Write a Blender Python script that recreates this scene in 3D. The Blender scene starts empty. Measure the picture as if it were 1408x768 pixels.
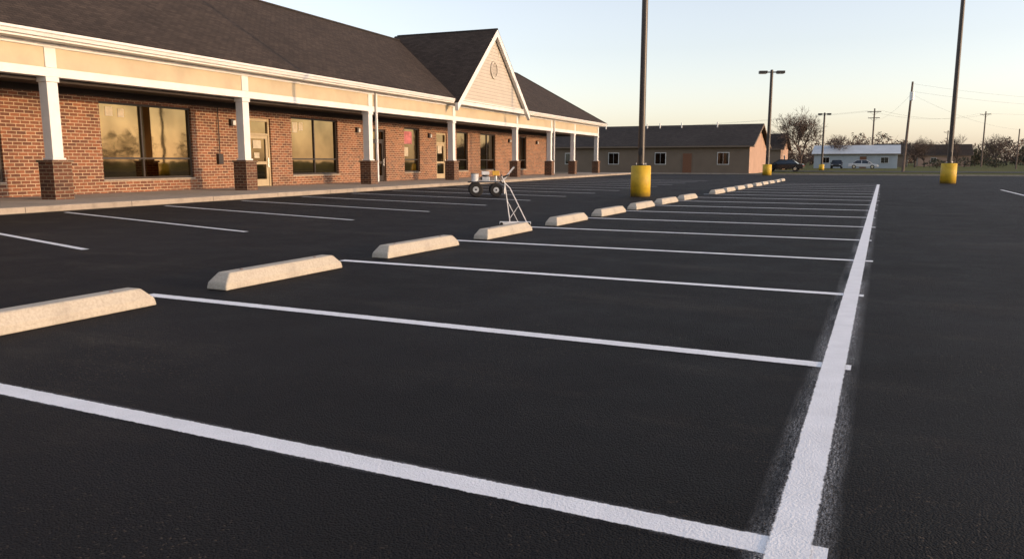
import bpy, math, random
from mathutils import Vector, Matrix
random.seed(7)
rad = math.radians
scene = bpy.context.scene

# ------------------------------------------------------------------ node helpers
def new_mat(name):
    m = bpy.data.materials.new(name); m.use_nodes = True
    nt = m.node_tree
    b = nt.nodes["Principled BSDF"]
    return m, nt, b
def N(nt, t, **kw):
    n = nt.nodes.new(t)
    for k, v in kw.items():
        setattr(n, k, v)
    return n
def L(nt, a, b): nt.links.new(a, b)
def setin(n, **kw):
    for k, v in kw.items():
        n.inputs[k.replace('_', ' ')].default_value = v
def ramp(nt, src, stops):
    r = N(nt, 'ShaderNodeValToRGB')
    els = r.color_ramp.elements
    while len(els) < len(stops): els.new(0.5)
    for e, (p, c) in zip(els, stops):
        e.position = p
        e.color = c if len(c) == 4 else (*c, 1)
    L(nt, src, r.inputs[0]); return r
def g(v): return (v, v, v)
def mixc(nt, fac, a, b, mode='MIX'):
    m = N(nt, 'ShaderNodeMix', data_type='RGBA', blend_type=mode)
    for sock, val in ((m.inputs[0], fac), (m.inputs[6], a), (m.inputs[7], b)):
        if hasattr(val, 'links'): L(nt, val, sock)
        elif isinstance(val, (int, float)): sock.default_value = val
        else: sock.default_value = (*val, 1) if len(val) == 3 else val
    return m.outputs[2]
def noise(nt, vec, scale, detail=3, rough=0.5):
    n = N(nt, 'ShaderNodeTexNoise'); n.inputs['Scale'].default_value = scale
    n.inputs['Detail'].default_value = detail; n.inputs['Roughness'].default_value = rough
    if vec is not None: L(nt, vec, n.inputs['Vector'])
    return n.outputs['Fac']
def mth(nt, op, a, b=None, clamp=False):
    m = N(nt, 'ShaderNodeMath', operation=op); m.use_clamp = clamp
    for i, v in enumerate((a, b)):
        if v is None: continue
        if hasattr(v, 'links'): L(nt, v, m.inputs[i])
        else: m.inputs[i].default_value = v
    return m.outputs[0]
def bump(nt, b, h, strength, dist):
    n = N(nt, 'ShaderNodeBump'); n.inputs['Strength'].default_value = strength
    n.inputs['Distance'].default_value = dist
    L(nt, h, n.inputs['Height']); L(nt, n.outputs[0], b.inputs['Normal'])
def coord(nt, kind='Object'):
    return N(nt, 'ShaderNodeTexCoord').outputs[kind]
def mapping(nt, vec, scale=(1, 1, 1)):
    m = N(nt, 'ShaderNodeMapping'); m.inputs['Scale'].default_value = scale
    L(nt, vec, m.inputs['Vector']); return m.outputs[0]

def simple(name, col, rough=0.6, metal=0.0, var=0.15, scale=3.0, bumps=0.0, spec=0.5):
    m, nt, b = new_mat(name)
    v = coord(nt)
    f = noise(nt, v, scale, 5, 0.6)
    lo = tuple(c*(1-var) for c in col); hi = tuple(min(1, c*(1+var)) for c in col)
    r = ramp(nt, f, [(0.3, lo), (0.7, hi)])
    L(nt, r.outputs[0], b.inputs['Base Color'])
    b.inputs['Roughness'].default_value = rough
    b.inputs['Metallic'].default_value = metal
    b.inputs['Specular IOR Level'].default_value = spec
    if bumps: bump(nt, b, noise(nt, v, scale*12, 4), bumps, 0.01)
    return m

# ------------------------------------------------------------------ materials
def mk_asphalt(name, base, tan=1.0, old=0.0):
    m, nt, b = new_mat(name)
    v = coord(nt)
    big = noise(nt, v, 0.22, 4, 0.6)
    mid = noise(nt, v, 1.6, 5, 0.65)
    fine = noise(nt, v, 170, 2, 0.6)
    vor = N(nt, 'ShaderNodeTexVoronoi'); vor.inputs['Scale'].default_value = 120
    L(nt, v, vor.inputs['Vector'])
    c1 = ramp(nt, big, [(0.3, tuple(x*0.6 for x in base)), (0.7, tuple(x*1.5 for x in base))]).outputs[0]
    c2 = ramp(nt, mid, [(0.25, g(0.6)), (0.75, g(1.4))]).outputs[0]
    c = mixc(nt, 1.0, c1, c2, 'MULTIPLY')
    c3 = ramp(nt, fine, [(0.35, g(0.2)), (0.68, g(2.1))]).outputs[0]
    c = mixc(nt, 1.0, c, c3, 'MULTIPLY')
    if old:   # driving aisle was sealed earlier and has worn lighter
        s = N(nt, 'ShaderNodeSeparateXYZ'); L(nt, v, s.inputs[0])
        ed = mth(nt, 'ADD', s.outputs[0], mth(nt, 'MULTIPLY', mth(nt, 'SUBTRACT', big, 0.5), 3.0))
        k = mth(nt, 'DIVIDE', ed, 2.5, True)
        k2 = mth(nt, 'DIVIDE', mth(nt, 'SUBTRACT', s.outputs[1], 14.0), 36.0, True)
        k = mth(nt, 'MAXIMUM', k, k2)
        c = mixc(nt, mth(nt, 'MULTIPLY', k, old), c, mixc(nt, 1.0, c, (2.3, 2.15, 2.0), 'MULTIPLY'))
    # individual stones that lost their seal coat, only in worn patches
    sep = N(nt, 'ShaderNodeSeparateColor'); L(nt, vor.outputs['Color'], sep.inputs[0])
    rare = mth(nt, 'GREATER_THAN', sep.outputs[0], 0.965)
    patch = ramp(nt, noise(nt, v, 0.55, 5, 0.78), [(0.46, g(0.02)), (0.66, g(1))]).outputs[0]
    stone = mth(nt, 'MULTIPLY', rare, patch)
    c = mixc(nt, mth(nt, 'MULTIPLY', stone, 0.65*tan), c, (0.13, 0.10, 0.075))
    # dusty scuffs
    vs = mapping(nt, v, (0.55, 1.7, 1))
    sc = ramp(nt, noise(nt, vs, 0.62, 7, 0.68), [(0.54, g(0)), (0.68, g(1))]).outputs[0]
    gr = ramp(nt, noise(nt, v, 26, 5, 0.8), [(0.44, g(0.12)), (0.62, g(1))]).outputs[0]
    d = mth(nt, 'MULTIPLY', mth(nt, 'MULTIPLY', sc, gr), 0.7*tan)
    c = mixc(nt, d, c, (0.060, 0.050, 0.041))
    L(nt, c, b.inputs['Base Color'])
    rr = ramp(nt, mid, [(0.2, g(0.60)), (0.8, g(0.85))]).outputs[0]
    L(nt, rr, b.inputs['Roughness'])
    b.inputs['Specular IOR Level'].default_value = 0.12
    h = mth(nt, 'ADD', mth(nt, 'MULTIPLY', vor.outputs['Distance'], -1.2), mth(nt, 'MULTIPLY', fine, 0.8))
    bump(nt, b, h, 1.0, 0.008)
    return m
M_asphalt = mk_asphalt('asphalt_sealed', (0.0082, 0.0084, 0.0098), old=0.6)
M_road = mk_asphalt('asphalt_road', (0.05, 0.05, 0.05), 0.3)

def mk_paint(name, half, over, overstr, col=(0.83, 0.84, 0.86)):
    """UV: u along the line (m), v across the line (m, 0 in the middle)"""
    m, nt, b = new_mat(name)
    uv = N(nt, 'ShaderNodeUVMap').outputs[0]
    s = N(nt, 'ShaderNodeSeparateXYZ'); L(nt, uv, s.inputs[0])
    av = mth(nt, 'ABSOLUTE', s.outputs[1])
    obj = coord(nt)
    n1 = noise(nt, obj, 55, 4, 0.7)
    n2 = noise(nt, obj, 9, 3, 0.6)
    e = mth(nt, 'ADD', av, mth(nt, 'MULTIPLY', mth(nt, 'SUBTRACT', n1, 0.5), 0.022))
    e = mth(nt, 'ADD', e, mth(nt, 'MULTIPLY', mth(nt, 'SUBTRACT', n2, 0.5), 0.012))
    core = mth(nt, 'SUBTRACT', 1.0, mth(nt, 'DIVIDE', mth(nt, 'SUBTRACT', e, half-0.003), 0.006, ), True)
    core = mth(nt, 'MULTIPLY', core, 1.0, True)
    fall = mth(nt, 'SUBTRACT', 1.0, mth(nt, 'DIVIDE', mth(nt, 'SUBTRACT', av, half), over), True)
    st = noise(nt, mapping(nt, uv, (20, 130, 1)), 1.0, 4, 0.75)
    st2 = noise(nt, obj, 170, 2, 0.6)
    pat = noise(nt, mapping(nt, uv, (1.1, 8, 1)), 1.0, 3, 0.6)
    sp = mth(nt, 'MULTIPLY', ramp(nt, st, [(0.38, g(0.05)), (0.68, g(1))]).outputs[0], ramp(nt, st2, [(0.40, g(0.1)), (0.56, g(1))]).outputs[0])
    sp = mth(nt, 'MULTIPLY', sp, ramp(nt, pat, [(0.35, g(0.1)), (0.60, g(1))]).outputs[0])
    ov = mth(nt, 'MULTIPLY', mth(nt, 'MULTIPLY', fall, sp), overstr, True)
    alpha = mth(nt, 'MAXIMUM', core, ov, True)
    pit = ramp(nt, noise(nt, obj, 120, 3, 0.7), [(0.25, g(0.25)), (0.33, g(1))]).outputs[0]
    alpha = mth(nt, 'MULTIPLY', alpha, pit)
    L(nt, alpha, b.inputs['Alpha'])
    cc = ramp(nt, noise(nt, obj, 5, 6, 0.7), [(0.3, tuple(x*0.86 for x in col)), (0.7, col)]).outputs[0]
    L(nt, cc, b.inputs['Base Color'])
    b.inputs['Roughness'].default_value = 0.7
    bump(nt, b, noise(nt, obj, 100, 3, 0.6), 0.7, 0.006)
    return m
M_line = mk_paint('line_paint', 0.061, 0.024, 0.5)
M_long = mk_paint('long_line_paint', 0.064, 0.085, 0.75)
M_old = mk_paint('line_paint_thin', 0.052, 0.02, 0.3, (0.76, 0.77, 0.78))

def mk_concrete(name, col, stain=0.35, joints=0, grain=0.6, jrow=None):
    m, nt, b = new_mat(name)
    v = coord(nt)
    f = noise(nt, v, 2.2, 7, 0.7)
    c = ramp(nt, f, [(0.25, tuple(x*(1-stain) for x in col)), (0.5, col), (0.8, tuple(x*1.15 for x in col))]).outputs[0]
    c = mixc(nt, grain, c, ramp(nt, noise(nt, v, 45, 4, 0.7), [(0.3, g(0.6)), (0.6, g(1.1))]).outputs[0], 'MULTIPLY')
    if joints:
        uv = N(nt, 'ShaderNodeUVMap').outputs[0]
        br = N(nt, 'ShaderNodeTexBrick'); br.offset = 0.0
        setin(br, Scale=1.0, Mortar_Size=0.012, Brick_Width=joints, Row_Height=jrow or joints*50, Mortar_Smooth=0.2)
        br.inputs['Color1'].default_value = (1, 1, 1, 1); br.inputs['Color2'].default_value = (0.84, 0.84, 0.84, 1)
        br.inputs['Mortar'].default_value = (0.35, 0.35, 0.35, 1)
        L(nt, uv, br.inputs['Vector'])
        c = mixc(nt, 1.0, c, br.outputs['Color'], 'MULTIPLY')
    L(nt, c, b.inputs['Base Color'])
    b.inputs['Roughness'].default_value = 0.9
    bump(nt, b, noise(nt, v, 70, 4, 0.7), 0.35, 0.004)
    return m
M_conc = mk_concrete('concrete_stop', (0.40, 0.365, 0.305), 0.28, 0, 0.5)
M_walk = mk_concrete('concrete_walk', (0.32, 0.27, 0.215), 0.3, 1.65, 0.6, 1.8)
M_sill = mk_concrete('concrete_sill', (0.32, 0.28, 0.23), 0.3)
M_kerb = mk_concrete('concrete_kerb', (0.34, 0.29, 0.235), 0.35, 3.0)

def mk_brick(name, bw, rh, dark=1.0):
    m, nt, b = new_mat(name)
    uv = N(nt, 'ShaderNodeUVMap').outputs[0]
    br = N(nt, 'ShaderNodeTexBrick')
    setin(br, Scale=1.0, Mortar_Size=0.013, Brick_Width=bw, Row_Height=rh, Mortar_Smooth=0.2, Bias=-0.1)
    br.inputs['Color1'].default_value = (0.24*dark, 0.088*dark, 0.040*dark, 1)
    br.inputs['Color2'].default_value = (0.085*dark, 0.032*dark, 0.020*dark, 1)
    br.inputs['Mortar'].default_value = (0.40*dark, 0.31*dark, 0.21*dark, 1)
    L(nt, uv, br.inputs['Vector'])
    v = coord(nt)
    c = mixc(nt, 0.8, br.outputs['Color'], ramp(nt, noise(nt, v, 9, 5, 0.8), [(0.25, g(0.55)), (0.7, g(1.3))]).outputs[0], 'MULTIPLY')
    c = mixc(nt, 0.7, c, ramp(nt, noise(nt, v, 0.7, 4, 0.6), [(0.3, g(0.7)), (0.7, g(1.15))]).outputs[0], 'MULTIPLY')
    L(nt, c, b.inputs['Base Color'])
    b.inputs['Roughness'].default_value = 0.88
    h = mth(nt, 'SUBTRACT', mth(nt, 'MULTIPLY', noise(nt, v, 60, 3), 0.3), br.outputs['Fac'])
    bump(nt, b, h, 0.8, 0.01)
    return m
M_brick = mk_brick('brick_wall', 0.30, 0.105)
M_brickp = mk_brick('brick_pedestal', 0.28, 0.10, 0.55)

def mk_shingle(name, col):
    m, nt, b = new_mat(name)
    uv = N(nt, 'ShaderNodeUVMap').outputs[0]
    br = N(nt, 'ShaderNodeTexBrick')
    setin(br, Scale=1.0, Mortar_Size=0.012, Brick_Width=0.32, Row_Height=0.145, Mortar_Smooth=0.4, Bias=0.0)
    br.inputs['Color1'].default_value = (*[c*1.25 for c in col], 1)
    br.inputs['Color2'].default_value = (*[c*0.72 for c in col], 1)
    br.inputs['Mortar'].default_value = (*[c*0.42 for c in col], 1)
    L(nt, uv, br.inputs['Vector'])
    v = coord(nt)
    c = mixc(nt, 0.8, br.outputs['Color'], ramp(nt, noise(nt, v, 0.35, 6, 0.7), [(0.3, g(0.72)), (0.7, g(1.25))]).outputs[0], 'MULTIPLY')
    c = mixc(nt, 0.7, c, ramp(nt, noise(nt, v, 22, 3, 0.7), [(0.3, g(0.6)), (0.7, g(1.35))]).outputs[0], 'MULTIPLY')
    L(nt, c, b.inputs['Base Color'])
    b.inputs['Roughness'].default_value = 0.92
    b.inputs['Specular IOR Level'].default_value = 0.25
    bump(nt, b, mth(nt, 'SUBTRACT', noise(nt, v, 40, 3), br.outputs['Fac']), 0.6, 0.012)
    return m
M_shing = mk_shingle('roof_shingles', (0.046, 0.034, 0.027))
M_shing2 = mk_shingle('roof_shingles_grey', (0.038, 0.032, 0.029))

def mk_siding(name, col, pitch=0.14):
    m, nt, b = new_mat(name)
    uv = N(nt, 'ShaderNodeUVMap').outputs[0]
    s = N(nt, 'ShaderNodeSeparateXYZ'); L(nt, uv, s.inputs[0])
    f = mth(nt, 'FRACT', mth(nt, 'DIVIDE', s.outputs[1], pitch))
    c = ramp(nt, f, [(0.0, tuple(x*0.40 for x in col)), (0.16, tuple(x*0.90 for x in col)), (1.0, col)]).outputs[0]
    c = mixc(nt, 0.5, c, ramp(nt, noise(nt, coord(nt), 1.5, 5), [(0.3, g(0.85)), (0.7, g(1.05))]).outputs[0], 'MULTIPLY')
    L(nt, c, b.inputs['Base Color']); b.inputs['Roughness'].default_value = 0.6
    bump(nt, b, f, 0.6, 0.015)
    return m
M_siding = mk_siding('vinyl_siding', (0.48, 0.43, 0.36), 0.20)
M_white = simple('white_trim_paint', (0.64, 0.63, 0.61), 0.5, var=0.08, scale=1.5)
M_cream = simple('cream_frieze_paint', (0.45, 0.37, 0.25), 0.6, var=0.13, scale=0.8)
M_ceil_and_shade = simple('porch_ceiling_and_shade_board', (0.030, 0.022, 0.018), 0.8, var=0.2, scale=2)
M_frame = simple('bronze_frame', (0.030, 0.022, 0.017), 0.4, var=0.2)
M_door = simple('tan_door_paint', (0.38, 0.30, 0.18), 0.5, var=0.1)
M_dark = simple('black_metal', (0.016, 0.014, 0.013), 0.45, var=0.2)
M_pole = simple('bronze_pole_paint', (0.030, 0.022, 0.018), 0.45, var=0.25, scale=2)
M_rubber = simple('tyre_rubber', (0.012, 0.011, 0.011), 0.85, var=0.2)
M_steel = simple('galvanised_steel', (0.52, 0.53, 0.54), 0.4, 0.6, var=0.2, scale=8)
M_hub = simple('rusty_hub', (0.16, 0.065, 0.03), 0.6, var=0.3, scale=20)
M_wpaint = simple('white_machine_paint', (0.60, 0.61, 0.62), 0.45, var=0.2, scale=12)
M_orange = simple('yellow_engine_cover', (0.62, 0.36, 0.05), 0.45, var=0.15, scale=10)
M_wood = simple('weathered_wood', (0.11, 0.085, 0.07), 0.9, var=0.3, scale=4)
M_bark = simple('bark', (0.085, 0.060, 0.048), 0.95, var=0.3, scale=6)
M_twig = simple('distant_twigs', (0.095, 0.060, 0.043), 0.95, var=0.35, scale=0.15)
M_green = simple('evergreen_needles', (0.035, 0.040, 0.022), 0.95, var=0.35, scale=0.3)
M_tanw = simple('tan_wall', (0.165, 0.125, 0.092), 0.85, var=0.1, scale=0.8)
M_peach = simple('peach_wall', (0.36, 0.235, 0.17), 0.85, var=0.1, scale=0.8)
M_bluew = simple('pale_blue_metal', (0.33, 0.365, 0.39), 0.6, var=0.1, scale=0.6)
M_bluer = simple('pale_roof_metal', (0.46, 0.49, 0.51), 0.5, var=0.1, scale=0.6)
M_cdark = simple('black_car_paint', (0.012, 0.012, 0.014), 0.18, var=0.1)
M_cwhite = simple('white_car_paint', (0.55, 0.56, 0.57), 0.25, var=0.05)
M_chrome = simple('chrome', (0.6, 0.6, 0.6), 0.15, 1.0, var=0.05)
M_red = simple('tail_lamp_red', (0.35, 0.02, 0.02), 0.3)
M_paper = simple('paper_notice', (0.42, 0.36, 0.26), 0.8, var=0.2, scale=6)
M_pink = simple('pink_poster', (0.42, 0.13, 0.14), 0.7, var=0.5, scale=3)
M_lens = simple('lamp_lens', (0.5, 0.5, 0.48), 0.3)

def mk_glass(name, col, rough=0.03):
    m, nt, b = new_mat(name)
    v = coord(nt)
    c = ramp(nt, noise(nt, v, 0.45, 3), [(0.35, tuple(x*0.6 for x in col)), (0.65, tuple(x*1.25 for x in col))]).outputs[0]
    L(nt, c, b.inputs['Base Color'])
    b.inputs['Metallic'].default_value = 1.0
    b.inputs['Roughness'].default_value = rough
    bump(nt, b, noise(nt, v, 0.8, 2), 0.06, 0.04)
    return m
M_glass = mk_glass('reflective_window_glass', (0.31, 0.225, 0.115))
M_glassd = mk_glass('dim_window_glass', (0.08, 0.09, 0.10))

def mk_yellow():
    m, nt, b = new_mat('yellow_pole_base_paint')
    v = coord(nt)
    c = ramp(nt, noise(nt, v, 3, 7, 0.7), [(0.25, (0.36, 0.22, 0.015)), (0.5, (0.54, 0.35, 0.02)), (0.8, (0.60, 0.40, 0.03))]).outputs[0]
    s = N(nt, 'ShaderNodeSeparateXYZ'); L(nt, v, s.inputs[0])
    low = mth(nt, 'ADD', s.outputs[2], mth(nt, 'MULTIPLY', noise(nt, v, 7, 5, 0.7), 0.35))
    dirt = ramp(nt, low, [(0.16, g(1)), (0.36, g(0))]).outputs[0]
    c = mixc(nt, mth(nt, 'MULTIPLY', dirt, 0.75), c, (0.10, 0.075, 0.05))
    scr = ramp(nt, noise(nt, mapping(nt, v, (2, 2, 9)), 2.0, 6, 0.8), [(0.64, g(0)), (0.68, g(1))]).outputs[0]
    c = mixc(nt, mth(nt, 'MULTIPLY', scr, 0.6), c, (0.18, 0.14, 0.09))
    L(nt, c, b.inputs['Base Color']); b.inputs['Roughness'].default_value = 0.6
    bump(nt, b, noise(nt, v, 25, 4), 0.3, 0.01)
    return m
M_yellow = mk_yellow()

def mk_grass():
    m, nt, b = new_mat('grass_ground')
    v = coord(nt)
    c = ramp(nt, noise(nt, v, 0.12, 6, 0.65), [(0.3, (0.12, 0.10, 0.038)), (0.55, (0.078, 0.088, 0.028)), (0.75, (0.16, 0.13, 0.065))]).outputs[0]
    c = mixc(nt, 0.8, c, ramp(nt, noise(nt, v, 4, 6, 0.8), [(0.3, g(0.55)), (0.7, g(1.4))]).outputs[0], 'MULTIPLY')
    L(nt, c, b.inputs['Base Color']); b.inputs['Roughness'].default_value = 0.95
    b.inputs['Specular IOR Level'].default_value = 0.1
    bump(nt, b, noise(nt, v, 12, 5, 0.8), 1.0, 0.08)
    return m
M_grass = mk_grass()

# ------------------------------------------------------------------ mesh builder
class MB:
    def __init__(s): s.v = []; s.f = []; s.m = []; s.uv = {}; s.mats = []
    def mi(s, mat):
        if mat not in s.mats: s.mats.append(mat)
        return s.mats.index(mat)
    def poly(s, pts, mat, uv=None):
        i = len(s.v); s.v += [tuple(p) for p in pts]
        s.f.append(tuple(range(i, i+len(pts)))); s.m.append(s.mi(mat))
        if uv: s.uv[len(s.f)-1] = uv
    def hexa(s, p, mat):
        i = len(s.v); s.v += [tuple(q) for q in p]; k = s.mi(mat)
        for q in ((0, 3, 2, 1), (4, 5, 6, 7), (0, 1, 5, 4), (1, 2, 6, 5), (2, 3, 7, 6), (3, 0, 4, 7)):
            s.f.append(tuple(i+a for a in q)); s.m.append(k)
    def box(s, x0, x1, y0, y1, z0, z1, mat, M=None):
        p = [(x0, y0, z0), (x1, y0, z0), (x1, y1, z0), (x0, y1, z0), (x0, y0, z1), (x1, y0, z1), (x1, y1, z1), (x0, y1, z1)]
        if M: p = [tuple(M @ Vector(q)) for q in p]
        s.hexa(p, mat)
    def prism(s, prof, axis_a, axis_b, mat):
        n = len(prof); i = len(s.v); k = s.mi(mat)
        s.v += [tuple(Vector(p)+Vector(axis_a)) for p in prof] + [tuple(Vector(p)+Vector(axis_b)) for p in prof]
        s.f.append(tuple(i+j for j in range(n))); s.m.append(k)
        s.f.append(tuple(i+n+j for j in reversed(range(n)))); s.m.append(k)
        for j in range(n):
            a, b2 = j, (j+1) % n
            s.f.append((i+b2, i+a, i+n+a, i+n+b2)); s.m.append(k)
    def cyl(s, p0, p1, r0, r1, n, mat, caps=True):
        p0 = Vector(p0); p1 = Vector(p1); d = (p1-p0)
        if d.length < 1e-6: return
        d.normalize()
        a = d.orthogonal().normalized(); b2 = d.cross(a)
        i = len(s.v); k = s.mi(mat)
        for p, r in ((p0, r0), (p1, r1)):
            for j in range(n):
                t = 2*math.pi*j/n
                s.v.append(tuple(p + a*(r*math.cos(t)) + b2*(r*math.sin(t))))
        for j in range(n):
            s.f.append((i+j, i+(j+1) % n, i+n+(j+1) % n, i+n+j)); s.m.append(k)
        if caps:
            s.f.append(tuple(i+j for j in reversed(range(n)))); s.m.append(k)
            s.f.append(tuple(i+n+j for j in range(n))); s.m.append(k)
    def build(s, name, parent=None, loc=(0, 0, 0), rz=0, bevel=0, smooth=False, fix=True):
        me = bpy.data.meshes.new(name)
        me.from_pydata(s.v, [], s.f)
        for mt in s.mats: me.materials.append(mt)
        for p, k in zip(me.polygons, s.m): p.material_index = k
        me.update()
        if fix:
            import bmesh
            bm = bmesh.new(); bm.from_mesh(me)
            bmesh.ops.recalc_face_normals(bm, faces=bm.faces)
            bm.to_mesh(me); bm.free()
        uvl = me.uv_layers.new(name='UVMap').data
        Z = Vector((0, 0, 1))
        for p in me.polygons:
            if p.index in s.uv:
                for li, u in zip(p.loop_indices, s.uv[p.index]): uvl[li].uv = u
                continue
            n = p.normal
            if abs(n.z) > 0.98: t = Vector((1, 0, 0)); b2 = Vector((0, 1, 0))
            else:
                t = Z.cross(n).normalized(); b2 = n.cross(t)
            for li in p.loop_indices:
                co = me.vertices[me.loops[li].vertex_index].co
                uvl[li].uv = (co.dot(t), co.dot(b2))
        if smooth:
            for p in me.polygons: p.use_smooth = True
        o = bpy.data.objects.new(name, me); scene.collection.objects.link(o)
        o.location = loc; o.rotation_euler = (0, 0, rz)
        if parent: o.parent = parent
        if bevel:
            md = o.modifiers.new('bevel', 'BEVEL'); md.width = bevel; md.segments = 2; md.limit_method = 'ANGLE'
        return o
def empty(name, loc=(0, 0, 0), rz=0):
    e = bpy.data.objects.new(name, None); scene.collection.objects.link(e)
    e.location = loc; e.rotation_euler = (0, 0, rz); e.empty_display_size = 0.3
    return e

# ------------------------------------------------------------------ ground
b = MB(); b.poly([(-3000, -1500, -0.06), (3000, -1500, -0.06), (3000, 4500, -0.06), (-3000, 4500, -0.06)], M_grass)
b.build('grass_ground')
b = MB(); b.poly([(-75, -40, 0), (60, -40, 0), (60, 74, 0), (-75, 74, 0)], M_asphalt); b.build('parking_lot_asphalt')
b = MB(); b.box(-75, 60, 74, 74.18, -0.05, 0.12, M_kerb); b.build('kerb', bevel=0.02)
b = MB(); b.poly([(-300, 100, -0.02), (300, 100, -0.02), (300, 110, -0.02), (-300, 110, -0.02)], M_road); b.build('road')

# ------------------------------------------------------------------ painted markings
def strip(b, p, q, w, mat, z=0.004):
    p = Vector((*p, z)); q = Vector((*q, z)); d = (q-p); Ln = d.length; d.normalize()
    n = Vector((-d.y, d.x, 0))*w
    o = random.random()*50
    b.poly([p-n, q-n, q+n, p+n], mat, [(o, -w), (o+Ln, -w), (o+Ln, w), (o, w)])
lines_y = [-0.3, 2.42, 4.82, 7.56, 10.28, 13.0]
while lines_y[-1] < 43: lines_y.append(lines_y[-1]+2.68)
b = MB()
for y in lines_y:
    ext = random.uniform(0.03, 0.09)
    strip(b, (-5.93+random.uniform(-.05, .03), y+random.uniform(-.015, .015)), (-0.13+ext, y+random.uniform(-.015, .015)), 0.088, M_line)
b.build('stall_lines', fix=False)
b = MB(); strip(b, (-0.19, -4), (-0.19, 44.9), 0.15, M_long, 0.008); b.build('long_boundary_line', fix=False)
b = MB()
y = 1.0
while y < 52:
    strip(b, (-9.85, y), (-17.55-0.0577*(y-10), y+2.05), 0.07, M_old); y += 3.0
b.build('storefront_stall_lines', fix=False)
b = MB(); strip(b, (4.6, 8), (4.6, 38.9), 0.07, M_old)
strip(b, (7.5, 8), (7.5, 38.9), 0.07, M_old); b.build('aisle_line', fix=False)

# ------------------------------------------------------------------ wheel stops
def wheel_stop(y, x=-5.62, rz=0.0):
    b = MB(); Lh = 0.88; h = 0.155; wb = 0.13; wt = 0.075; c = 0.11
    def ring(l, w, z): return [(-w, -l, z), (w, -l, z), (w, l, z), (-w, l, z)]
    r0 = ring(Lh, wb, 0.0); r1 = ring(Lh-0.015, wb-0.008, 0.065); r2 = ring(Lh-c, wt, h)
    b.v = r0+r1+r2; k = b.mi(M_conc)
    b.f.append((0, 3, 2, 1)); b.m.append(k)
    for base in (0, 4):
        for j in range(4):
            jj = (j+1) % 4
            b.f.append((base+j, base+jj, base+4+jj, base+4+j)); b.m.append(k)
    b.f.append((8, 9, 10, 11)); b.m.append(k)
    o = b.build('wheel_stop', loc=(x, y, 0.002), rz=rz, bevel=0.014)
    p = MB()
    for s in (-0.55, 0.55): p.cyl((0, s, h-0.002), (0, s, h+0.004), 0.016, 0.016, 10, M_hub)
    p.build('anchor_pins', parent=o)
    return o
ys = [3.62, 6.16, 8.82, 11.45, 14.3, 17.0, 19.7, 22.3, 24.95, 29.9, 32.4, 34.9, 37.4, 40, 42.6, 45.2, 47.8, 50.4]
for i, y in enumerate(ys): wheel_stop(y, -5.62+random.uniform(-.03, .03), rad(random.uniform(-1.2, 1.2)))

# ------------------------------------------------------------------ main building
RZ = rad(3.3)
bld = empty('brick_shop_building', (-21.0, 14.23, 0), RZ)
Y0, Y1 = -30.0, 47.5
b = MB(); b.box(-2.3, 2.64, Y0-4, 57.0, -0.03, 0.148, M_walk)
b.build('sidewalk', loc=(-21.0, 14.23, 0), rz=RZ)
b = MB(); b.box(2.643, 2.80, Y0-4, 57.16, -0.03, 0.152, M_kerb); b.box(-8, 2.64, 57.003, 57.16, -0.03, 0.152, M_kerb)
b.build('sidewalk_kerb', loc=(-21.0, 14.23, 0), rz=RZ, bevel=0.025)

WZ0, WZ1, HT = 0.60, 3.18, 3.5
opens = [(-20.0, -16.0, WZ0, WZ1, 'w3'), (-12.6, -8.8, WZ0, WZ1, 'w3'), (-4.2, 0.12, WZ0, WZ1, 'w3'), (3.5, 7.5, WZ0, WZ1, 'w3'), (10.5, 12.0, 0.15, 3.0, 'd'), (13.4, 16.95, WZ0, WZ1, 'w2'),
         (20.05, 21.4, 0.15, 2.9, 'd2'), (23.4, 25.2, WZ0, 3.1, 'w1'), (27.3, 28.7, 0.15, 2.95, 'd'), (30.1, 31.8, WZ0, 3.1, 'w1'),
         (33.8, 36.4, WZ0, 3.1, 'w2'), (41.0, 42.6, WZ0, 3.1, 'w1')]
b = MB(); t = Y0
for (a, c, z0, z1, k) in opens:
    b.box(-2.6, -2.3, t, a, 0.10, HT, M_brick)
    if z0 > 0.2: b.box(-2.6, -2.3, a, c, 0.10, z0, M_brick)
    b.box(-2.6, -2.3, a, c, z1, HT, M_brick)
    t = c
b.box(-2.6, -2.3, t, Y1, 0.10, HT, M_brick)
b.box(-11.6, -2.6, Y1-0.3, Y1, 0.0, HT, M_brick)
b.box(-11.6, -2.6, Y0, Y0+0.3, 0.0, HT, M_brick)
b.box(-11.6, -11.3, Y0+0.3, Y1-0.3, 0.0, HT, M_brick)
b.build('brick_walls', parent=bld)
fr = MB(); gl = MB(); dr = MB(); nt_ = MB(); hw = MB()
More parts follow.
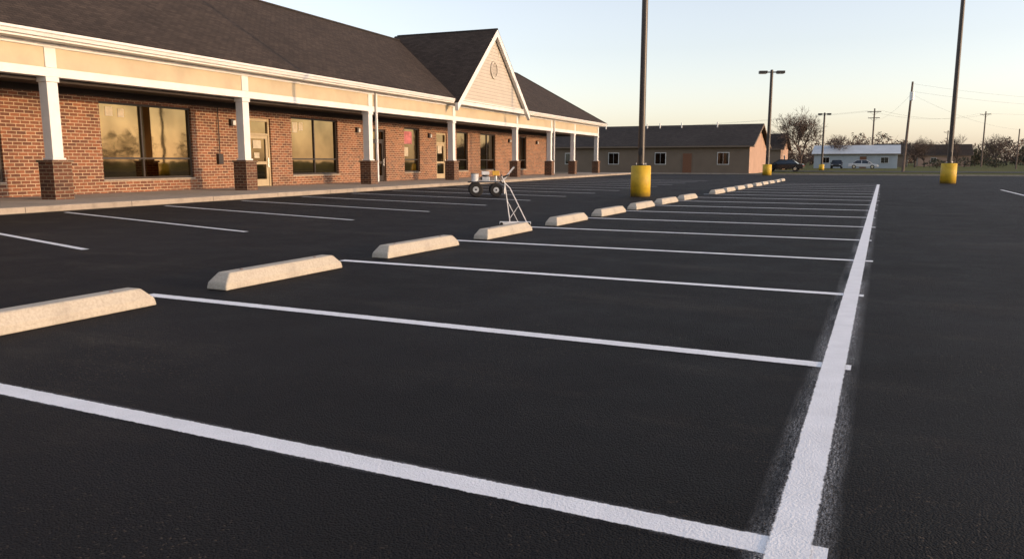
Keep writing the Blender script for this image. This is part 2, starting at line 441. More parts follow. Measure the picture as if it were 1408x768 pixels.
for idx, (a, c, z0, z1, k) in enumerate(opens):
    xf0, xf1 = -2.50, -2.38
    gm = M_glass
    if k[0] == 'w':
        F = 0.07
        fr.box(xf0, xf1, a, a+F, z0, z1, M_frame); fr.box(xf0, xf1, c-F, c, z0, z1, M_frame)
        fr.box(xf0, xf1, a+F, c-F, z0, z0+F, M_frame); fr.box(xf0, xf1, a+F, c-F, z1-F, z1, M_frame)
        hb = 1.28
        fr.box(xf0+0.01, xf1-0.01, a+F, c-F, hb, hb+0.06, M_frame)
        nv = {'w1': 1, 'w2': 2, 'w3': 2}[k]
        for i in range(1, nv):
            yy = a+(c-a)*(i/nv if k != 'w3' else 0.44)
            for (za, zb) in ((z0+F, hb), (hb+0.06, z1-F)): fr.box(xf0+0.01, xf1-0.01, yy-0.03, yy+0.03, za, zb, M_frame)
        gl.box(-2.46, -2.44, a+F, c-F, z0+F, z1-F, gm)
        fr.box(-2.378, -2.27, a-0.02, c+0.02, z0-0.05, z0-0.002, M_sill)
    else:
        dm = M_door if k == 'd' else M_frame
        F = 0.10
        dr.box(xf0, xf1, a, a+F, z0, z1, dm); dr.box(xf0, xf1, c-F, c, z0, z1, dm)
        dr.box(xf0, xf1, a+F, c-F, z1-0.12, z1, dm)
        dr.box(xf0, xf1, a+F, c-F, 2.30, 2.38, dm)
        a2, c2 = a+F+0.01, c-F-0.01
        dr.box(xf0+0.02, xf1-0.02, a2, a2+0.13, z0+0.01, 2.29, dm); dr.box(xf0+0.02, xf1-0.02, c2-0.13, c2, z0+0.01, 2.29, dm)
        dr.box(xf0+0.02, xf1-0.02, a2+0.13, c2-0.13, z0+0.01, z0+0.30, dm); dr.box(xf0+0.02, xf1-0.02, a2+0.13, c2-0.13, 2.16, 2.29, dm)
        dr.box(xf0+0.02, xf1-0.02, a2+0.13, c2-0.13, 1.08, 1.2, dm)
        gl.box(-2.455, -2.445, a2+0.13, c2-0.13, z0+0.30, 2.16, gm)
        gl.box(-2.455, -2.445, a+F, c-F, 2.38, z1-0.12, gm)
        hw.cyl((-2.33, c2-0.07, 0.95), (-2.33, c2-0.07, 1.35), 0.015, 0.015, 8, M_chrome)
        for zz in (0.97, 1.33): hw.cyl((-2.41, c2-0.07, zz), (-2.33, c2-0.07, zz), 0.01, 0.01, 6, M_chrome)
fr.build('window_frames', parent=bld); gl.build('window_glass', parent=bld); dr.build('shop_doors', parent=bld); hw.build('door_handles', parent=bld)
for (y, z, w, h, m) in ((3.85, 2.72, 0.28, 0.30, M_paper), (4.35, 2.70, 0.24, 0.28, M_paper), (13.65, 2.5, 0.35, 0.45, M_paper), (14.1, 2.6, 0.3, 0.35, M_paper), (11.0, 1.75, 0.5, 0.34, M_paper), (11.05, 1.35, 0.32, 0.22, M_paper),
                        (23.6, 2.2, 0.9, 0.7, M_pink), (23.55, 1.5, 0.5, 0.5, M_paper), (27.7, 1.7, 0.55, 0.5, M_paper)):
    nt_.box(-2.436, -2.432, y, y+w, z, z+h, m)
nt_.build('window_notices', parent=bld)
b = MB()
for (y, z) in ((9.6, 2.62), (18.6, 2.65), (26.3, 2.6), (38.9, 2.6), (44.8, 2.6)):
    b.box(-2.298, -2.18, y-0.11, y+0.11, z, z+0.26, M_dark); b.box(-2.18, -2.10, y-0.08, y+0.08, z+0.03, z+0.2, M_lens)
b.box(-2.298, -2.17, 8.7, 8.95, 1.1, 1.5, M_frame)
b.cyl((-2.22, 8.82, 1.5), (-2.22, 8.82, 3.28), 0.02, 0.02, 6, M_frame)
b.build('wall_fixtures', parent=bld)
cols = [-24.0, -16.0, -8.0, 0.0, 7.68, 16.07, 24.8, 34.5, 41.6, 47.5, 54.6]
ped = MB(); post = MB(); cap = MB()
pts = [(0.0, y) for y in cols] + [(-5.6, 54.6), (-11.2, 54.6)]
for (x, y) in pts:
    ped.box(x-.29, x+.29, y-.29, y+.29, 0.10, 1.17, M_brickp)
    cap.box(x-.33, x+.33, y-.33, y+.33, 1.172, 1.24, M_brickp)
    post.box(x-.165, x+.165, y-.165, y+.165, 1.30, 3.36, M_white)
    post.box(x-.205, x+.205, y-.205, y+.205, 1.242, 1.30, M_white)
    post.box(x-.20, x+.20, y-.20, y+.20, 3.36, 3.498, M_white)
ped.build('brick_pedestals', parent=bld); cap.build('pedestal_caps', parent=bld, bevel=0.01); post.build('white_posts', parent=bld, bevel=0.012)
# entablature
e = MB()
e.box(-0.18, 0.18, Y0, 54.78, 3.50, 3.74, M_white)
e.box(-0.15, 0.15, Y0, 54.75, 3.74, 4.40, M_cream)
e.box(0.152, 0.20, Y0, 54.75, 4.28, 4.40, M_white)
e.box(-11.6, -0.18, 54.42, 54.78, 3.50, 3.74, M_white)
e.box(-11.6, -0.15, 54.45, 54.75, 3.74, 4.40, M_cream)
for (x, y) in pts[:len(cols)]:
    e.box(0.152, 0.185, y-0.17, y+0.17, 3.742, 4.278, M_white)
e.build('porch_beam_and_frieze', parent=bld, bevel=0.01)
c_ = MB(); c_.box(-2.3, -0.182, Y0, 54.4, 3.503, 3.55, M_ceil_and_shade); c_.box(-11.5, -2.3, Y1+0.01, 54.4, 3.503, 3.55, M_ceil_and_shade)
c_.box(-2.297, -2.16, Y0, Y1, 3.30, 3.50, M_ceil_and_shade); c_.box(-0.30, -0.183, Y0, 54.4, 3.40, 3.50, M_ceil_and_shade)  # first box: dark board added at wall top to imitate the porch's shade band
c_.build('porch_ceiling_and_shade_board', parent=bld)
EX, EB, EY0, EY1 = 0.62, -12.2, Y0-0.6, 55.4
s_ = MB(); s_.box(EB, EX, EY0, EY1, 4.402, 4.45, M_white)
s_.box(EX, EX+0.03, EY0, EY1, 4.40, 4.60, M_white)
s_.box(EB, EX+0.03, EY1, EY1+0.03, 4.40, 4.60, M_white)
prof = [(0.652, 0, 4.46), (0.735, 0, 4.46), (0.765, 0, 4.54), (0.80, 0, 4.57), (0.80, 0, 4.63), (0.652, 0, 4.63)]
s_.prism(prof, (0, EY0, 0), (0, 23.7, 0), M_white)
s_.prism(prof, (0, 35.1, 0), (0, EY1+0.1, 0), M_white)
prof2 = [(0, 55.432, 4.46), (0, 55.515, 4.46), (0, 55.58, 4.57), (0, 55.58, 4.63), (0, 55.432, 4.63)]
s_.prism(prof2, (EB, 0, 0), (0.64, 0, 0), M_white)
s_.build('soffit_and_gutter', parent=bld)
d_ = MB()
for y in (16.4, 41.95):
    d_.box(0.21, 0.29, y+.0, y+0.1, 0.25, 4.40, M_white)
d_.build('downspouts', parent=bld)
RX, RZt, d = -5.79, 8.82, 6.41
e0 = 4.62
r = MB()
A = (EX+.10, EY0-.05, e0); B_ = (EX+.10, EY1+.08, e0); C = (EB-.08, EY1+.08, e0); D = (EB-.08, EY0-.05, e0)
Rg0 = (RX, EY0+d, RZt); Rg1 = (RX, EY1-d+0.3, RZt)
r.poly([A, B_, Rg1, Rg0], M_shing); r.poly([B_, C, Rg1], M_shing); r.poly([C, D, Rg0, Rg1], M_shing); r.poly([D, A, Rg0], M_shing)
r.poly([(A[0], A[1], e0-.03), (D[0], D[1], e0-.03), (C[0], C[1], e0-.03), (B_[0], B_[1], e0-.03)], M_shing)
for (p, q) in ((A, B_), (B_, C), (C, D), (D, A)):
    r.poly([(p[0], p[1], e0-.03), (q[0], q[1], e0-.03), q, p], M_frame)
r.build('shingle_roof', parent=bld, fix=False)
rc = MB()
def ridge(b, p, q, mat, r=0.09): b.cyl(p, q, r, r, 6, mat)
ridge(rc, Rg0, Rg1, M_shing2); ridge(rc, Rg1, B_, M_shing2, .07); ridge(rc, Rg1, C, M_shing2, .07)
GC, GH, GA, GB = 29.4, 5.35, 9.06, 4.50
gx = 0.62
slope = (GA-GB)/GH
gr = MB()
ov = 0.30
zl = GB - 0.22*slope; hw_ = GH+0.22
th = 0.10
for sgn in (-1, 1):
    gr.poly([(gx+ov, GC+sgn*hw_, zl+th), (gx+ov, GC, GA+th), (-6.3, GC, GA+th), (-6.3, GC+sgn*hw_*0.02, GA+th-0.1), (-0.1, GC+sgn*hw_, zl+th)], M_shing)
gr.build('gable_roof', parent=bld)
ridge(rc, (gx+ov, GC, GA+th), (-6.1, GC, GA+th), M_shing2, .06)
rc.build('ridge_caps', parent=bld)
gw = MB()
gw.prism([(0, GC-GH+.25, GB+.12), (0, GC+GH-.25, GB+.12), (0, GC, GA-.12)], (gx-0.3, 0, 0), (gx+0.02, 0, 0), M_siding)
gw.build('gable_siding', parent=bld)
tr = MB()
for sgn in (-1, 1):
    a = Vector((0, GC+sgn*hw_, zl)); t_ = Vector((0, GC, GA))
    w = 0.42
    tr.prism([(0, a.y, a.z-w+.09), (0, t_.y, t_.z-w+.09), (0, t_.y, t_.z+.085), (0, a.y, a.z+.085)], (gx+0.10, 0, 0), (gx+ov-0.01, 0, 0), M_white)
tr.box(gx+0.025, gx+0.10, GC-GH+.2, GC+GH-.2, GB-.12, GB+.14, M_white)
tr.box(gx+0.10, gx+0.16, GC-GH+.35, GC+GH-.35, GB+.10, GB+.16, M_white)
tr.box(0.2, gx+.02, GC-GH-.1, GC+GH+.1, GB-.10, GB+.02, M_white)
tr.build('gable_trim', parent=bld)
vt = MB()
n = 28
for i in range(n):
    a0 = 2*math.pi*i/n; a1 = 2*math.pi*(i+1)/n
    def pt(rr, a, x): return (x, GC+rr*math.cos(a), 6.75+rr*math.sin(a))
    vt.hexa([pt(.42, a0, .64), pt(.54, a0, .64), pt(.54, a1, .64), pt(.42, a1, .64), pt(.42, a0, .72), pt(.54, a0, .72), pt(.54, a1, .72), pt(.42, a1, .72)], M_siding)
for i in range(-4, 5):
    z = i*0.09; hwid = math.sqrt(max(0, .42**2-z*z))
    vt.hexa([(.642, GC-hwid, 6.75+z-.035), (.70, GC-hwid, 6.75+z-.055), (.70, GC+hwid, 6.75+z-.055), (.642, GC+hwid, 6.75+z-.035),
             (.642, GC-hwid, 6.75+z+.03), (.66, GC-hwid, 6.75+z+.03), (.66, GC+hwid, 6.75+z+.03), (.642, GC+hwid, 6.75+z+.03)], M_siding)
vt.build('gable_vent', parent=bld)

# ------------------------------------------------------------------ light poles
def light_pole(loc, h, rb, base_r, base_h, heads_dir, head=1.0):
    e = empty('parking_lot_light_pole', (*loc, 0))
    b = MB(); b.cyl((0, 0, -0.02), (0, 0, base_h-.03), base_r, base_r, 32, M_yellow); b.cyl((0, 0, base_h-.03), (0, 0, base_h), base_r, base_r-.03, 32, M_yellow)
    o = b.build('yellow_concrete_base', parent=e)
    for p in o.data.polygons:
        p.use_smooth = abs(p.normal.z) < 0.3
    b = MB(); b.cyl((0, 0, base_h), (0, 0, h), rb, rb*0.8, 16, M_pole)
    b.box(-.17, .17, -.17, .17, base_h, base_h+.03, M_dark)
    for sx in (-.13, .13):
        for sy in (-.13, .13): b.cyl((sx, sy, base_h+.03), (sx, sy, base_h+.09), .015, .015, 6, M_steel)
    b.box(-.07, .07, -rb-.01, -rb+.01, base_h+.35, base_h+.6, M_dark)
    b.build('steel_pole', parent=e)
    b = MB(); dv = Matrix.Rotation(heads_dir, 4, 'Z')
    for s in (-1, 1):
        b.box(0.0 if s > 0 else -.42*head, .42*head if s > 0 else 0.0, -.04, .04, h-.22, h-.12, M_pole, dv)
        x0, x1 = sorted((s*.40*head, s*1.08*head))
        b.box(x0, x1, -.2*head, .2*head, h-.28, h-.06, M_dark, dv)
        b.box(x0+.06, x1-.06, -.16*head, .16*head, h-.31, h-.281, M_lens, dv)
    b.cyl((0, 0, h), (0, 0, h+.04), rb*.8, rb*.4, 12, M_pole)
    b.build('lamp_heads', parent=e, bevel=0.015)
    return e
light_pole((-7.56, 26.2), 12.0, .115, .34, 1.06, rad(22))
light_pole((3.27, 49.3), 12.0, .13, .40, 1.10, rad(22))
light_pole((-9.2, 71.2), 8.95, .16, .38, 0.95, rad(22))
light_pole((-7.9, 118.0), 7.9, .15, .35, 0.8, rad(10), .8)

# ------------------------------------------------------------------ utility poles
def upole(loc, h, r, arms, lean=0.0, transformer=False, az=0):
    e = empty('utility_pole', (*loc, -0.06), az); b = MB()
    b.cyl((0, 0, 0), (lean, 0, h), r, r*.65, 8, M_wood)
    for (z, w) in arms:
        cx = lean*z/h
        b.box(cx-w, cx+w, -.07-r, -r+.03, z-.07, z+.07, M_wood)
        for s in (-.95, -.5, .5, .95): b.cyl((cx+s*w, -r, z+.07), (cx+s*w, -r, z+.27), .04, .03, 6, M_steel)
        for s in (-1, 1): b.cyl((cx, -r, z-.7), (cx+s*w*.6, -r, z-.06), .025, .025, 4, M_wood)
    b.build('pole_and_arms', parent=e)
    if transformer:
        b = MB(); b.cyl((.38, 0, h-2.2), (.38, 0, h-1.2), .26, .26, 12, M_steel); b.cyl((.38, 0, h-1.2), (.38, 0, h-.95), .05, .03, 6, M_steel)
        b.build('transformer', parent=e)
def P2(u, fwd):
    r_ = u*fwd
    return (-.4305*fwd+.9026*r_, .9026*fwd+.4305*r_)
upole(P2(.502, 95), 10.7, .17, [], .35, True)
upole(P2(.4605, 160), 11.9, .2, [(11.2, 1.3), (10.0, 1.1)], 0, False, rad(-10))
upole(P2(.602, 190), 13.2, .2, [(12.5, 1.2)], 0)
upole(P2(.647, 130), 6.6, .13, [], 0)
upole(P2(.556, 210), 9.5, .16, [(9.0, 1.0)], 0)
upole(P2(.90, 120), 11.5, .2, [(11, 1.2)], 0)
b = MB()
def wire(a, c, sag, r_=.03):
    a = Vector(a); c = Vector(c); prev = a; n = 14
    for i in range(1, n+1):
        t = i/n; p = a.lerp(c, t); p.z -= sag*4*t*(1-t)
        b.cyl(prev, p, r_, r_, 3, M_dark, False); prev = p
w1 = P2(.502, 95); w2 = P2(.4605, 160); w3 = P2(.602, 190); w4 = P2(.90, 120); w5 = P2(.647, 130)
for dz in (0, -.9): wire((w1[0]+.35, w1[1], 10.4+dz), (w4[0], w4[1], 11.0+dz), 1.3, .008)
for dx in (-1.2, 1.2): wire((w2[0]+dx, w2[1], 11.4), (w3[0]+dx, w3[1], 12.7), 1.5, .014)
for dx in (-1.2, 1.2): wire((w2[0]+dx, w2[1], 11.4), (w2[0]-120+dx, w2[1]+40, 11.4), 1.8, .014)
wire((w2[0], w2[1], 9.5), (w1[0]+.3, w1[1], 9.2), .8, .010)
wire((w3[0], w3[1], 12.6), (w3[0]+120, w3[1]+20, 12.6), 1.5, .014)
wire((w1[0]+.3, w1[1], 9.2), (w5[0], w5[1], 6.4), .8, .008)
b.build('overhead_wires', fix=False)

# ------------------------------------------------------------------ background buildings
def house(name, x0, x1, y0, y1, eave, top, wall, endwall, roof, ov=.45, wins=(), doors=(), endwins=(), base=-.06):
    e = empty(name, (x0, y0, base)); W = x1-x0; Dp = y1-y0
    b = MB()
    b.box(0, W-.02, .0, .25, 0, eave, wall); b.box(0, W-.02, Dp-.25, Dp, 0, eave, wall)
    sl = (top-eave)/(Dp/2)
    for xx in (0.02, W):
        b.prism([(0, 0.003, 0), (0, Dp-.003, 0), (0, Dp-.003, eave-.02), (0, Dp/2, top-.06), (0, .003, eave-.02)], (xx-.2 if xx > 1 else xx-.02, 0, 0), (xx if xx > 1 else .2, 0, 0), endwall)
    b.build('walls', parent=e)
    b = MB()
    for s in (0, 1):
        ya = -ov if s == 0 else Dp+ov; za = eave-ov*sl; ym = Dp/2
        b.hexa([(-ov, ya, za), (W+ov, ya, za), (W+ov, ym, top), (-ov, ym, top), (-ov, ya, za+.12), (W+ov, ya, za+.12), (W+ov, ym, top+.12), (-ov, ym, top+.12)], roof)
    b.build('roof', parent=e)
    b = MB(); zf = eave-ov*sl
    b.box(-ov, W+ov, -ov-.05, -ov-.003, zf-.05, zf+.10, M_tanw)
    for s in (0, 1):
        ya = -ov if s == 0 else Dp+ov
        b.prism([(0, ya, zf-.1), (0, Dp/2, top-.1), (0, Dp/2, top+.1), (0, ya, zf+.1)], (W+ov+.003, 0, 0), (W+ov+.05, 0, 0), M_tanw)
    for (x, z, w, h) in wins:
        b.box(x-.07, x+w+.07, -.05, -.003, z-.07, z+h+.07, M_white); b.box(x, x+w/2-.02, -.07, -.052, z, z+h, M_glassd); b.box(x+w/2+.02, x+w, -.07, -.052, z, z+h, M_glassd)
    for (x, w, h) in doors:
        b.box(x-.08, x+w+.08, -.04, -.003, 0.06, h+.08, M_tanw); b.box(x, x+w, -.06, -.042, 0.06, h, M_hub)
    for (y, z, w, h) in endwins:
        b.box(W+.003, W+.05, y-.07, y+w+.07, z-.07, z+h+.07, M_white); b.box(W+.052, W+.07, y, y+w, z, z+h, M_glassd)
    b.build('trim_windows_doors', parent=e)
    return e
h1 = house('long_tan_building', -52, -12.6, 83.5, 95.9, 2.95, 5.25, M_tanw, M_peach, M_shing2,
      wins=[(x, 1.0, 1.1, 1.15) for x in (3, 9, 15, 19.0, 24.2, 29.5, 36.2)], doors=[(6.2, .95, 2.1), (32.5, .95, 2.1)])
b = MB()
for x in (18, 22, 27, 28.5, 31, 35): b.cyl((x, 5.3, 4.9), (x, 5.3, 5.6), .07, .07, 8, M_steel)
b.build('roof_vents', parent=h1)
house('brown_house', -34, -14.6, 128, 138, 3.3, 5.6, M_tanw, M_peach, M_shing, wins=[(13, 1, 1.4, 1.2), (16.5, 1, 1.2, 1.2)], endwins=[(4, 1, 1.4, 1.2)])
house('pale_blue_metal_building', -12.0, 2.2, 158, 168, 2.7, 4.2, M_bluew, M_white, M_bluer, wins=[(1.5, 1, 1.2, 1), (11.5, 1, 1.2, 1)], doors=[(8, 1.0, 2.1)])
house('distant_shed', 28, 44, 190, 200, 3.0, 5.0, M_tanw, M_tanw, M_shing2, wins=[(3, 1, 1.2, 1.2)])
house('far_brown_house', 8, 20, 230, 240, 3.0, 5.6, M_peach, M_tanw, M_shing, wins=[(3, 1, 1.2, 1.2)])
house('far_grey_house', -2, 5, 205, 214, 3.0, 5.4, M_tanw, M_white, M_shing2, wins=[(2, 1, 1.2, 1.2)])

# ------------------------------------------------------------------ cars
def car(loc, rz, paint, Lc=4.7, W=1.8, H=1.45):
    e = empty('parked_car', (*loc, -0.02), rz)
    b = MB()
    low = [(-.5*Lc, .30), (-.5*Lc, .62), (-.47*Lc, .72), (-.29*Lc, .84), (.36*Lc, .93), (.47*Lc, .92), (.5*Lc, .80), (.5*Lc, .32)]
    b.prism([(x, 0, z) for x, z in low], (0, -W/2, 0), (0, W/2, 0), paint)
    b.build('car_body', parent=e, bevel=.06)
    b = MB(); wi = W/2-.22; wo = W/2-.04
    cab = [(-.29*Lc, .85, wo), (.37*Lc, .93, wo), (.21*Lc, H, wi), (-.10*Lc, H, wi)]
    vts = [(x, -w, z) for x, z, w in cab]+[(x, w, z) for x, z, w in cab]
    b.hexa(vts, M_glassd)
    b.build('cabin_glass', parent=e, bevel=.04)
    b = MB(); b.box(-.11*Lc, .22*Lc, -wi-.02, wi+.02, H-.03, H+.025, paint)
    for s in (-1, 1):
        for (xa, xb) in ((-.29, -.10), (.05, .05), (.37, .21)):
            b.cyl((xa*Lc, s*(wo+.005), .88), (xb*Lc, s*(wi+.01), H), .04, .035, 6, paint)
    b.build('roof_and_pillars', parent=e, bevel=.02)
    b = MB()
    for x in (-.31, .30):
        for s in (-1, 1):
            b.cyl((x*Lc, s*(W/2-.2), .32), (x*Lc, s*(W/2+.01), .32), .33, .33, 20, M_rubber)
            b.cyl((x*Lc, s*(W/2+.011), .32), (x*Lc, s*(W/2+.025), .32), .2, .19, 14, M_chrome)
    b.build('wheels', parent=e)
    b = MB()
    for s in (-1, 1):
        b.box(-.502*Lc, -.49*Lc, s*.62-.16, s*.62+.16, .6, .72, M_lens); b.box(.49*Lc, .503*Lc, s*.66-.14, s*.66+.14, .66, .8, M_red)
        b.box(-.2*Lc, -.16*Lc, s*(W/2+.06)-.07, s*(W/2+.06)+.07, .9, 1.02, paint)
    b.build('lamps_and_mirrors', parent=e)
car((-11.3, 103), rad(0), M_cdark)
car((-3.2, 147), rad(180), M_cwhite)
car((26.0, 150), rad(0), M_cwhite)
car((-7.5, 149), rad(90), M_cdark)

# ------------------------------------------------------------------ trees
def bare_tree(name, loc, height, seed, width, mat=M_bark, depth=6, r0=.16, rmin=.014):
    rnd = random.Random(seed); b = MB()
    def br(p, dr, ln, r_, dp):
        segs = 3 if dp > 2 else 2
        q = p; d_ = dr
        for s in range(segs):
            d2 = (d_ + Vector((rnd.uniform(-.2, .2), rnd.uniform(-.2, .2), rnd.uniform(-.02, .14)))).normalized()
            q2 = q + d2*(ln/segs)
            b.cyl(q, q2, r_*(1-.35*s/segs), r_*(1-.35*(s+1)/segs), 7 if dp > 4 else (4 if dp > 2 else 3), mat, False)
            q, d_ = q2, d2
            if dp < depth and dp > 0 and rnd.random() < .5:
                fork(q, d_, ln*.6, r_*.5, dp-1, rnd.uniform(.5, 1.0), rnd.uniform(0, 6.28))
        if dp == 0: return
        n = 5 if dp == depth else rnd.choice((2, 3))
        a0 = rnd.uniform(0, 6.28)
        for i in range(n):
            fork(q, d_, ln*(rnd.uniform(.95, 1.15) if dp == depth else rnd.uniform(.68, .86)), r_*.62, dp-1, rnd.uniform(.35, .75), a0+6.28*i/n)
    def fork(q, d_, ln, r_, dp, ang, az):
        o1 = d_.orthogonal().normalized(); ax = Matrix.Rotation(az, 3, d_) @ o1
        nd = (Matrix.Rotation(ang, 3, ax) @ d_)
        nd.z += .06; nd.normalize()
        br(q, nd, ln, max(r_, rmin), dp)
    br(Vector((0, 0, 0)), Vector((0, 0, 1)), height*.2, r0, depth)
    o = b.build(name, loc=(*loc, -.06), fix=False)
    zmax = max(v.co.z for v in o.data.vertices); xm = max(abs(v.co.x) for v in o.data.vertices)
    o.scale = (width/2/xm, width/2/xm, height/zmax)
    return o
bare_tree('bare_tree', P2(.369, 122), 9.9, 5, 10.2, r0=.2, rmin=.02)
bare_tree('bare_tree', P2(.413, 150), 6.4, 9, 7, depth=5)
bare_tree('bare_tree', P2(.529, 170), 7.0, 12, 8)
bare_tree('bare_tree', P2(.517, 168), 5.6, 13, 7, depth=5)
bare_tree('bare_tree', P2(.571, 200), 8.4, 16, 8, depth=5)
bare_tree('bare_tree', P2(.622, 175), 7.6, 18, 8, depth=5)
bare_tree('bare_tree', P2(.445, 190), 7.0, 21, 8, depth=5)

def tree_mass(name, items, mat, seed, n_clump=170, size=.9):
    rnd = random.Random(seed); b = MB()
    for (x, y, h, w) in items:
        b.cyl((x, y, -.1), (x+rnd.uniform(-.3, .3), y, h*.6), .18, .07, 4, M_bark, False)
        for i in range(6):
            a = rnd.uniform(0, 6.28); b.cyl((x, y, h*rnd.uniform(.15, .45)), (x+w*.7*math.cos(a), y+w*.7*math.sin(a), h*rnd.uniform(.55, .98)), .09, .02, 3, M_bark, False)
        for i in range(n_clump):
            a = rnd.uniform(0, 6.28); rr = math.sqrt(rnd.random()); zz = rnd.random()
            prof = math.sin(math.pi*min(1, .12+zz*.88))**.6
            c = Vector((x+math.cos(a)*rr*w*prof*rnd.uniform(.7, 1.1), y+math.sin(a)*rr*w*prof, h*(.12+.9*zz)*(1-.12*rr)))
            d1 = Vector((rnd.uniform(-1, 1), rnd.uniform(-1, 1), rnd.uniform(-.3, 1.2))).normalized()*size*rnd.uniform(.35, 1)
            d2 = d1.orthogonal().normalized(); d2.rotate(Matrix.Rotation(rnd.uniform(0, 6.28), 3, d1.normalized()))
            d2 *= size*rnd.uniform(.04, .2)
            b.poly([c-d1, c+d2, c+d1, c-d2], mat)
    return b.build(name, fix=False)
items = []
for i in range(230):
    u = -.1+i*1.05/230+random.uniform(-.006, .006)
    fw = random.uniform(240, 340)
    x, y = P2(u, fw)
    hh = random.uniform(4.5, 9.5)+2.2*math.sin(u*31)+(4 if random.random() < .12 else 0)
    items.append((x, y, max(4, hh), random.uniform(3, 6)))
tree_mass('distant_tree_line', items, M_twig, 3, 150, 1.1)
items = []
for i in range(26):
    u = .40+random.random()*.5
    x, y = P2(u, random.uniform(200, 300)); items.append((x, y, random.uniform(3, 7.5), random.uniform(1.6, 3.2)))
tree_mass('distant_evergreen_trees', items, M_green, 5, 260, .9)
items = []
for i in range(60):
    items.append((random.uniform(150, 190), -60+i*5.2, random.uniform(6, 15), random.uniform(3, 6)))
tree_mass('roadside_tree_line', items, M_twig, 8, 150, 1.3)
items = []
for (u, fw, h, w) in ((.345, 118, 1.4, 1.6), (.352, 118, 1.1, 1.3), (.545, 150, 1.6, 2.5), (.58, 175, 2.2, 3), (.62, 160, 1.6, 2.4), (.44, 175, 2.5, 3), (.66, 170, 2.6, 4)):
    x, y = P2(u, fw); items.append((x, y, h, w))
tree_mass('roadside_shrubs', items, M_green, 11, 260, .5)

# ------------------------------------------------------------------ line striping machine
ms = empty('line_striping_machine', (-12.4, 23.9, 0), rad(30))
b = MB()
def wheel(b, x, y, r, hw2):
    b.cyl((x, y-hw2, r), (x, y-hw2*.5, r), r*.86, r, 28, M_rubber); b.cyl((x, y-hw2*.5, r), (x, y+hw2*.5, r), r, r, 28, M_rubber, False)
    b.cyl((x, y+hw2*.5, r), (x, y+hw2, r), r, r*.86, 28, M_rubber)
    b.cyl((x, y-hw2-.006, r), (x, y+hw2+.006, r), r*.42, r*.42, 18, M_steel)
    b.cyl((x, y-hw2-.02, r), (x, y+hw2+.02, r), r*.14, r*.14, 8, M_dark)
wheel(b, -.36, -.30, .25, .06); wheel(b, -.36, .30, .25, .06); wheel(b, .34, -.24, .23, .05); wheel(b, .34, .24, .23, .05)
b.build('wheels', parent=ms)
b = MB()
for y in (-.17, .17):
    b.cyl((-.62, y, .50), (.55, y, .50), .02, .02, 8, M_dark)
    b.cyl((.55, y, .50), (.98, y*1.3, 1.02), .016, .016, 8, M_wpaint)
    b.cyl((-.36, y, .25), (-.36, y, .50), .018, .018, 8, M_dark); b.cyl((.34, y, .23), (.34, y, .50), .018, .018, 8, M_dark)
b.cyl((-.36, -.30, .25), (-.36, .30, .25), .018, .018, 8, M_steel); b.cyl((.34, -.24, .23), (.34, .24, .23), .018, .018, 8, M_steel)
b.cyl((.98, -.34, 1.02), (.98, .34, 1.02), .016, .016, 8, M_dark); b.cyl((-.62, -.17, .5), (-.62, .17, .5), .018, .018, 8, M_dark)
b.box(-.5, .46, -.155, .155, .518, .535, M_steel)
b.build('frame_and_handlebar', parent=ms)
b = MB(); b.box(-.14, .12, -.12, .12, .537, .68, M_steel); b.cyl((-.01, 0, .68), (-.01, 0, .74), .12, .11, 16, M_dark)
b.box(-.15, .11, -.11, .11, .74, .86, M_wpaint); b.cyl((-.19, -.06, .62), (-.10, -.06, .62), .05, .05, 12, M_dark)
b.build('engine', parent=ms, bevel=.015)
b = MB(); b.cyl((-.38, 0, .537), (-.38, 0, .78), .12, .14, 18, M_wpaint); b.cyl((-.38, 0, .78), (-.38, 0, .80), .145, .145, 18, M_dark)
b.build('paint_pail', parent=ms)
b = MB(); b.box(.22, .46, -.10, .10, .72, .88, M_orange); b.cyl((.34, 0, .537), (.34, 0, .72), .05, .05, 12, M_steel); b.cyl((.30, 0, .88), (.30, 0, .96), .035, .035, 10, M_dark)
b.build('pump_cover', parent=ms, bevel=.02)
b = MB(); b.cyl((-.1, -.16, .75), (-.4, -.32, .42), .010, .010, 6, M_dark); b.cyl((.4, -.13, .7), (.62, -.34, .35), .010, .010, 6, M_dark); b.cyl((.62, -.34, .1), (.62, -.34, .42), .025, .025, 8, M_steel)
b.cyl((.4, -.17, .50), (.62, -.34, .38), .012, .012, 6, M_steel)
b.build('spray_gun_and_hoses', parent=ms)

# ------------------------------------------------------------------ marking stand (push frame with white foot plate)
st = empty('line_marking_frame', (-6.30, 13.35, 0.0), rad(25))
b = MB()
b.box(-.30, .30, -.10, .10, .012, .035, M_wpaint); b.box(-.30, .30, -.10, -.085, .035, .06, M_wpaint); b.box(-.30, .30, .085, .10, .035, .06, M_wpaint)
b.build('foot_plate', parent=st, bevel=.006)
b = MB()
T = M_wpaint
b.cyl((-.10, -.05, .05), (-.20, -.02, .80), .009, .009, 8, T); b.cyl((.22, -.05, .05), (-.10, -.02, .70), .009, .009, 8, T)
b.cyl((-.10, .05, .05), (-.20, .02, .80), .009, .009, 8, T); b.cyl((.22, .05, .05), (-.10, .02, .70), .009, .009, 8, T)
b.cyl((.06, -.04, .05), (-.17, -.03, .50), .006, .006, 6, T); b.cyl((-.11, -.05, .12), (.06, -.04, .36), .006, .006, 6, T)
for s in (-1, 1): b.cyl((-.20, s*.02, .80), (-.26, s*.10, .94), .009, .009, 8, T)
b.cyl((-.10, -.02, .70), (-.20, -.02, .80), .009, .009, 8, T); b.cyl((-.10, .02, .70), (-.20, .02, .80), .009, .009, 8, T)
b.build('tube_frame', parent=st)
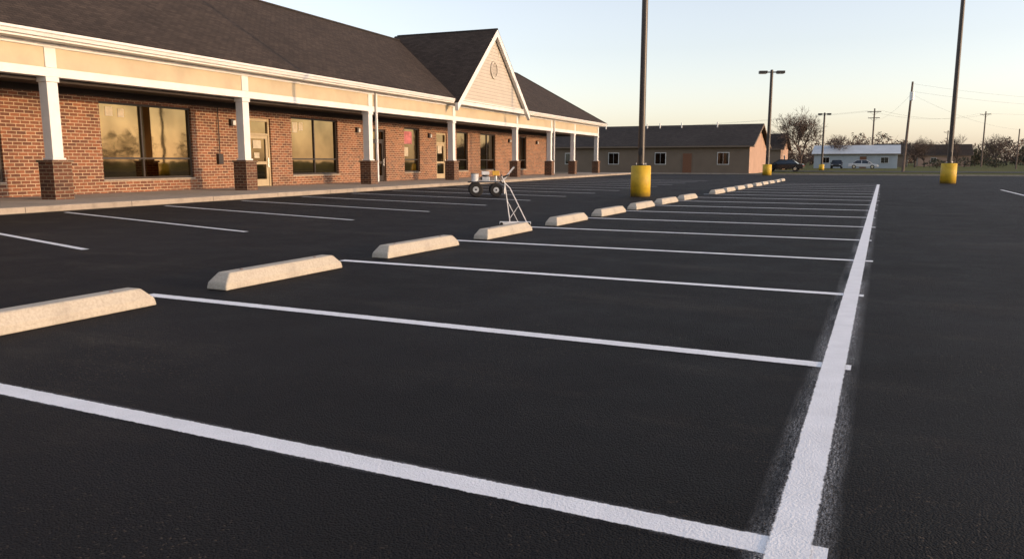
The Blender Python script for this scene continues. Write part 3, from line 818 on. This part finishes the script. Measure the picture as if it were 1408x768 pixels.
b = MB(); b.cyl((-.26, -.17, .94), (-.26, .17, .94), .014, .014, 8, M_dark); b.cyl((-.24, 0, .9), (-.12, 0, .95), .018, .014, 8, M_dark)
b.build('handle_grip', parent=st)
b = MB()
for (x, y) in ((-.26, -.12), (-.26, .12), (.26, -.12), (.26, .12)): b.cyl((x, y-.012, .03), (x, y+.012, .03), .03, .03, 12, M_rubber)
b.build('castors', parent=st)

# ------------------------------------------------------------------ light
SUN_EL, SUN_AZ = rad(8.5), rad(84)     # azimuth clockwise from +Y
w = bpy.data.worlds.new("World"); scene.world = w; w.use_nodes = True
nt = w.node_tree; bg = nt.nodes['Background']
sky = nt.nodes.new('ShaderNodeTexSky'); sky.sky_type = 'NISHITA'; sky.sun_disc = False
sky.sun_elevation = SUN_EL; sky.sun_rotation = SUN_AZ
sky.air_density = 1.0; sky.dust_density = 1.2; sky.ozone_density = 1.4
hs = nt.nodes.new('ShaderNodeHueSaturation'); hs.inputs['Saturation'].default_value = 0.58; hs.inputs['Value'].default_value = 2.35
nt.links.new(sky.outputs[0], hs.inputs['Color'])
tint = mixc(nt, 1.0, hs.outputs[0], (1.055, 0.985, 1.02), 'MULTIPLY')
nt.links.new(tint, bg.inputs[0]); bg.inputs[1].default_value = 0.15
sd = bpy.data.lights.new('sun', 'SUN'); sd.energy = 3.4; sd.angle = rad(0.5); sd.color = (1.0, 0.64, 0.34)
so = bpy.data.objects.new('sun', sd); scene.collection.objects.link(so)
dvec = Vector((math.sin(SUN_AZ)*math.cos(SUN_EL), math.cos(SUN_AZ)*math.cos(SUN_EL), math.sin(SUN_EL)))
so.rotation_euler = dvec.to_track_quat('Z', 'Y').to_euler()
so.location = (30, 0, 30)

# ------------------------------------------------------------------ camera
cd = bpy.data.cameras.new('camera'); co = bpy.data.objects.new('camera', cd); scene.collection.objects.link(co)
cd.sensor_width = 36; cd.lens = 27.1; cd.clip_end = 8000; cd.clip_start = 0.05
co.location = (0, 0, 1.2); co.rotation_euler = (rad(90-8.69), 0, rad(25.5))
scene.camera = co
scene.view_settings.view_transform = 'Standard'; scene.view_settings.look = 'None'; scene.view_settings.exposure = 0
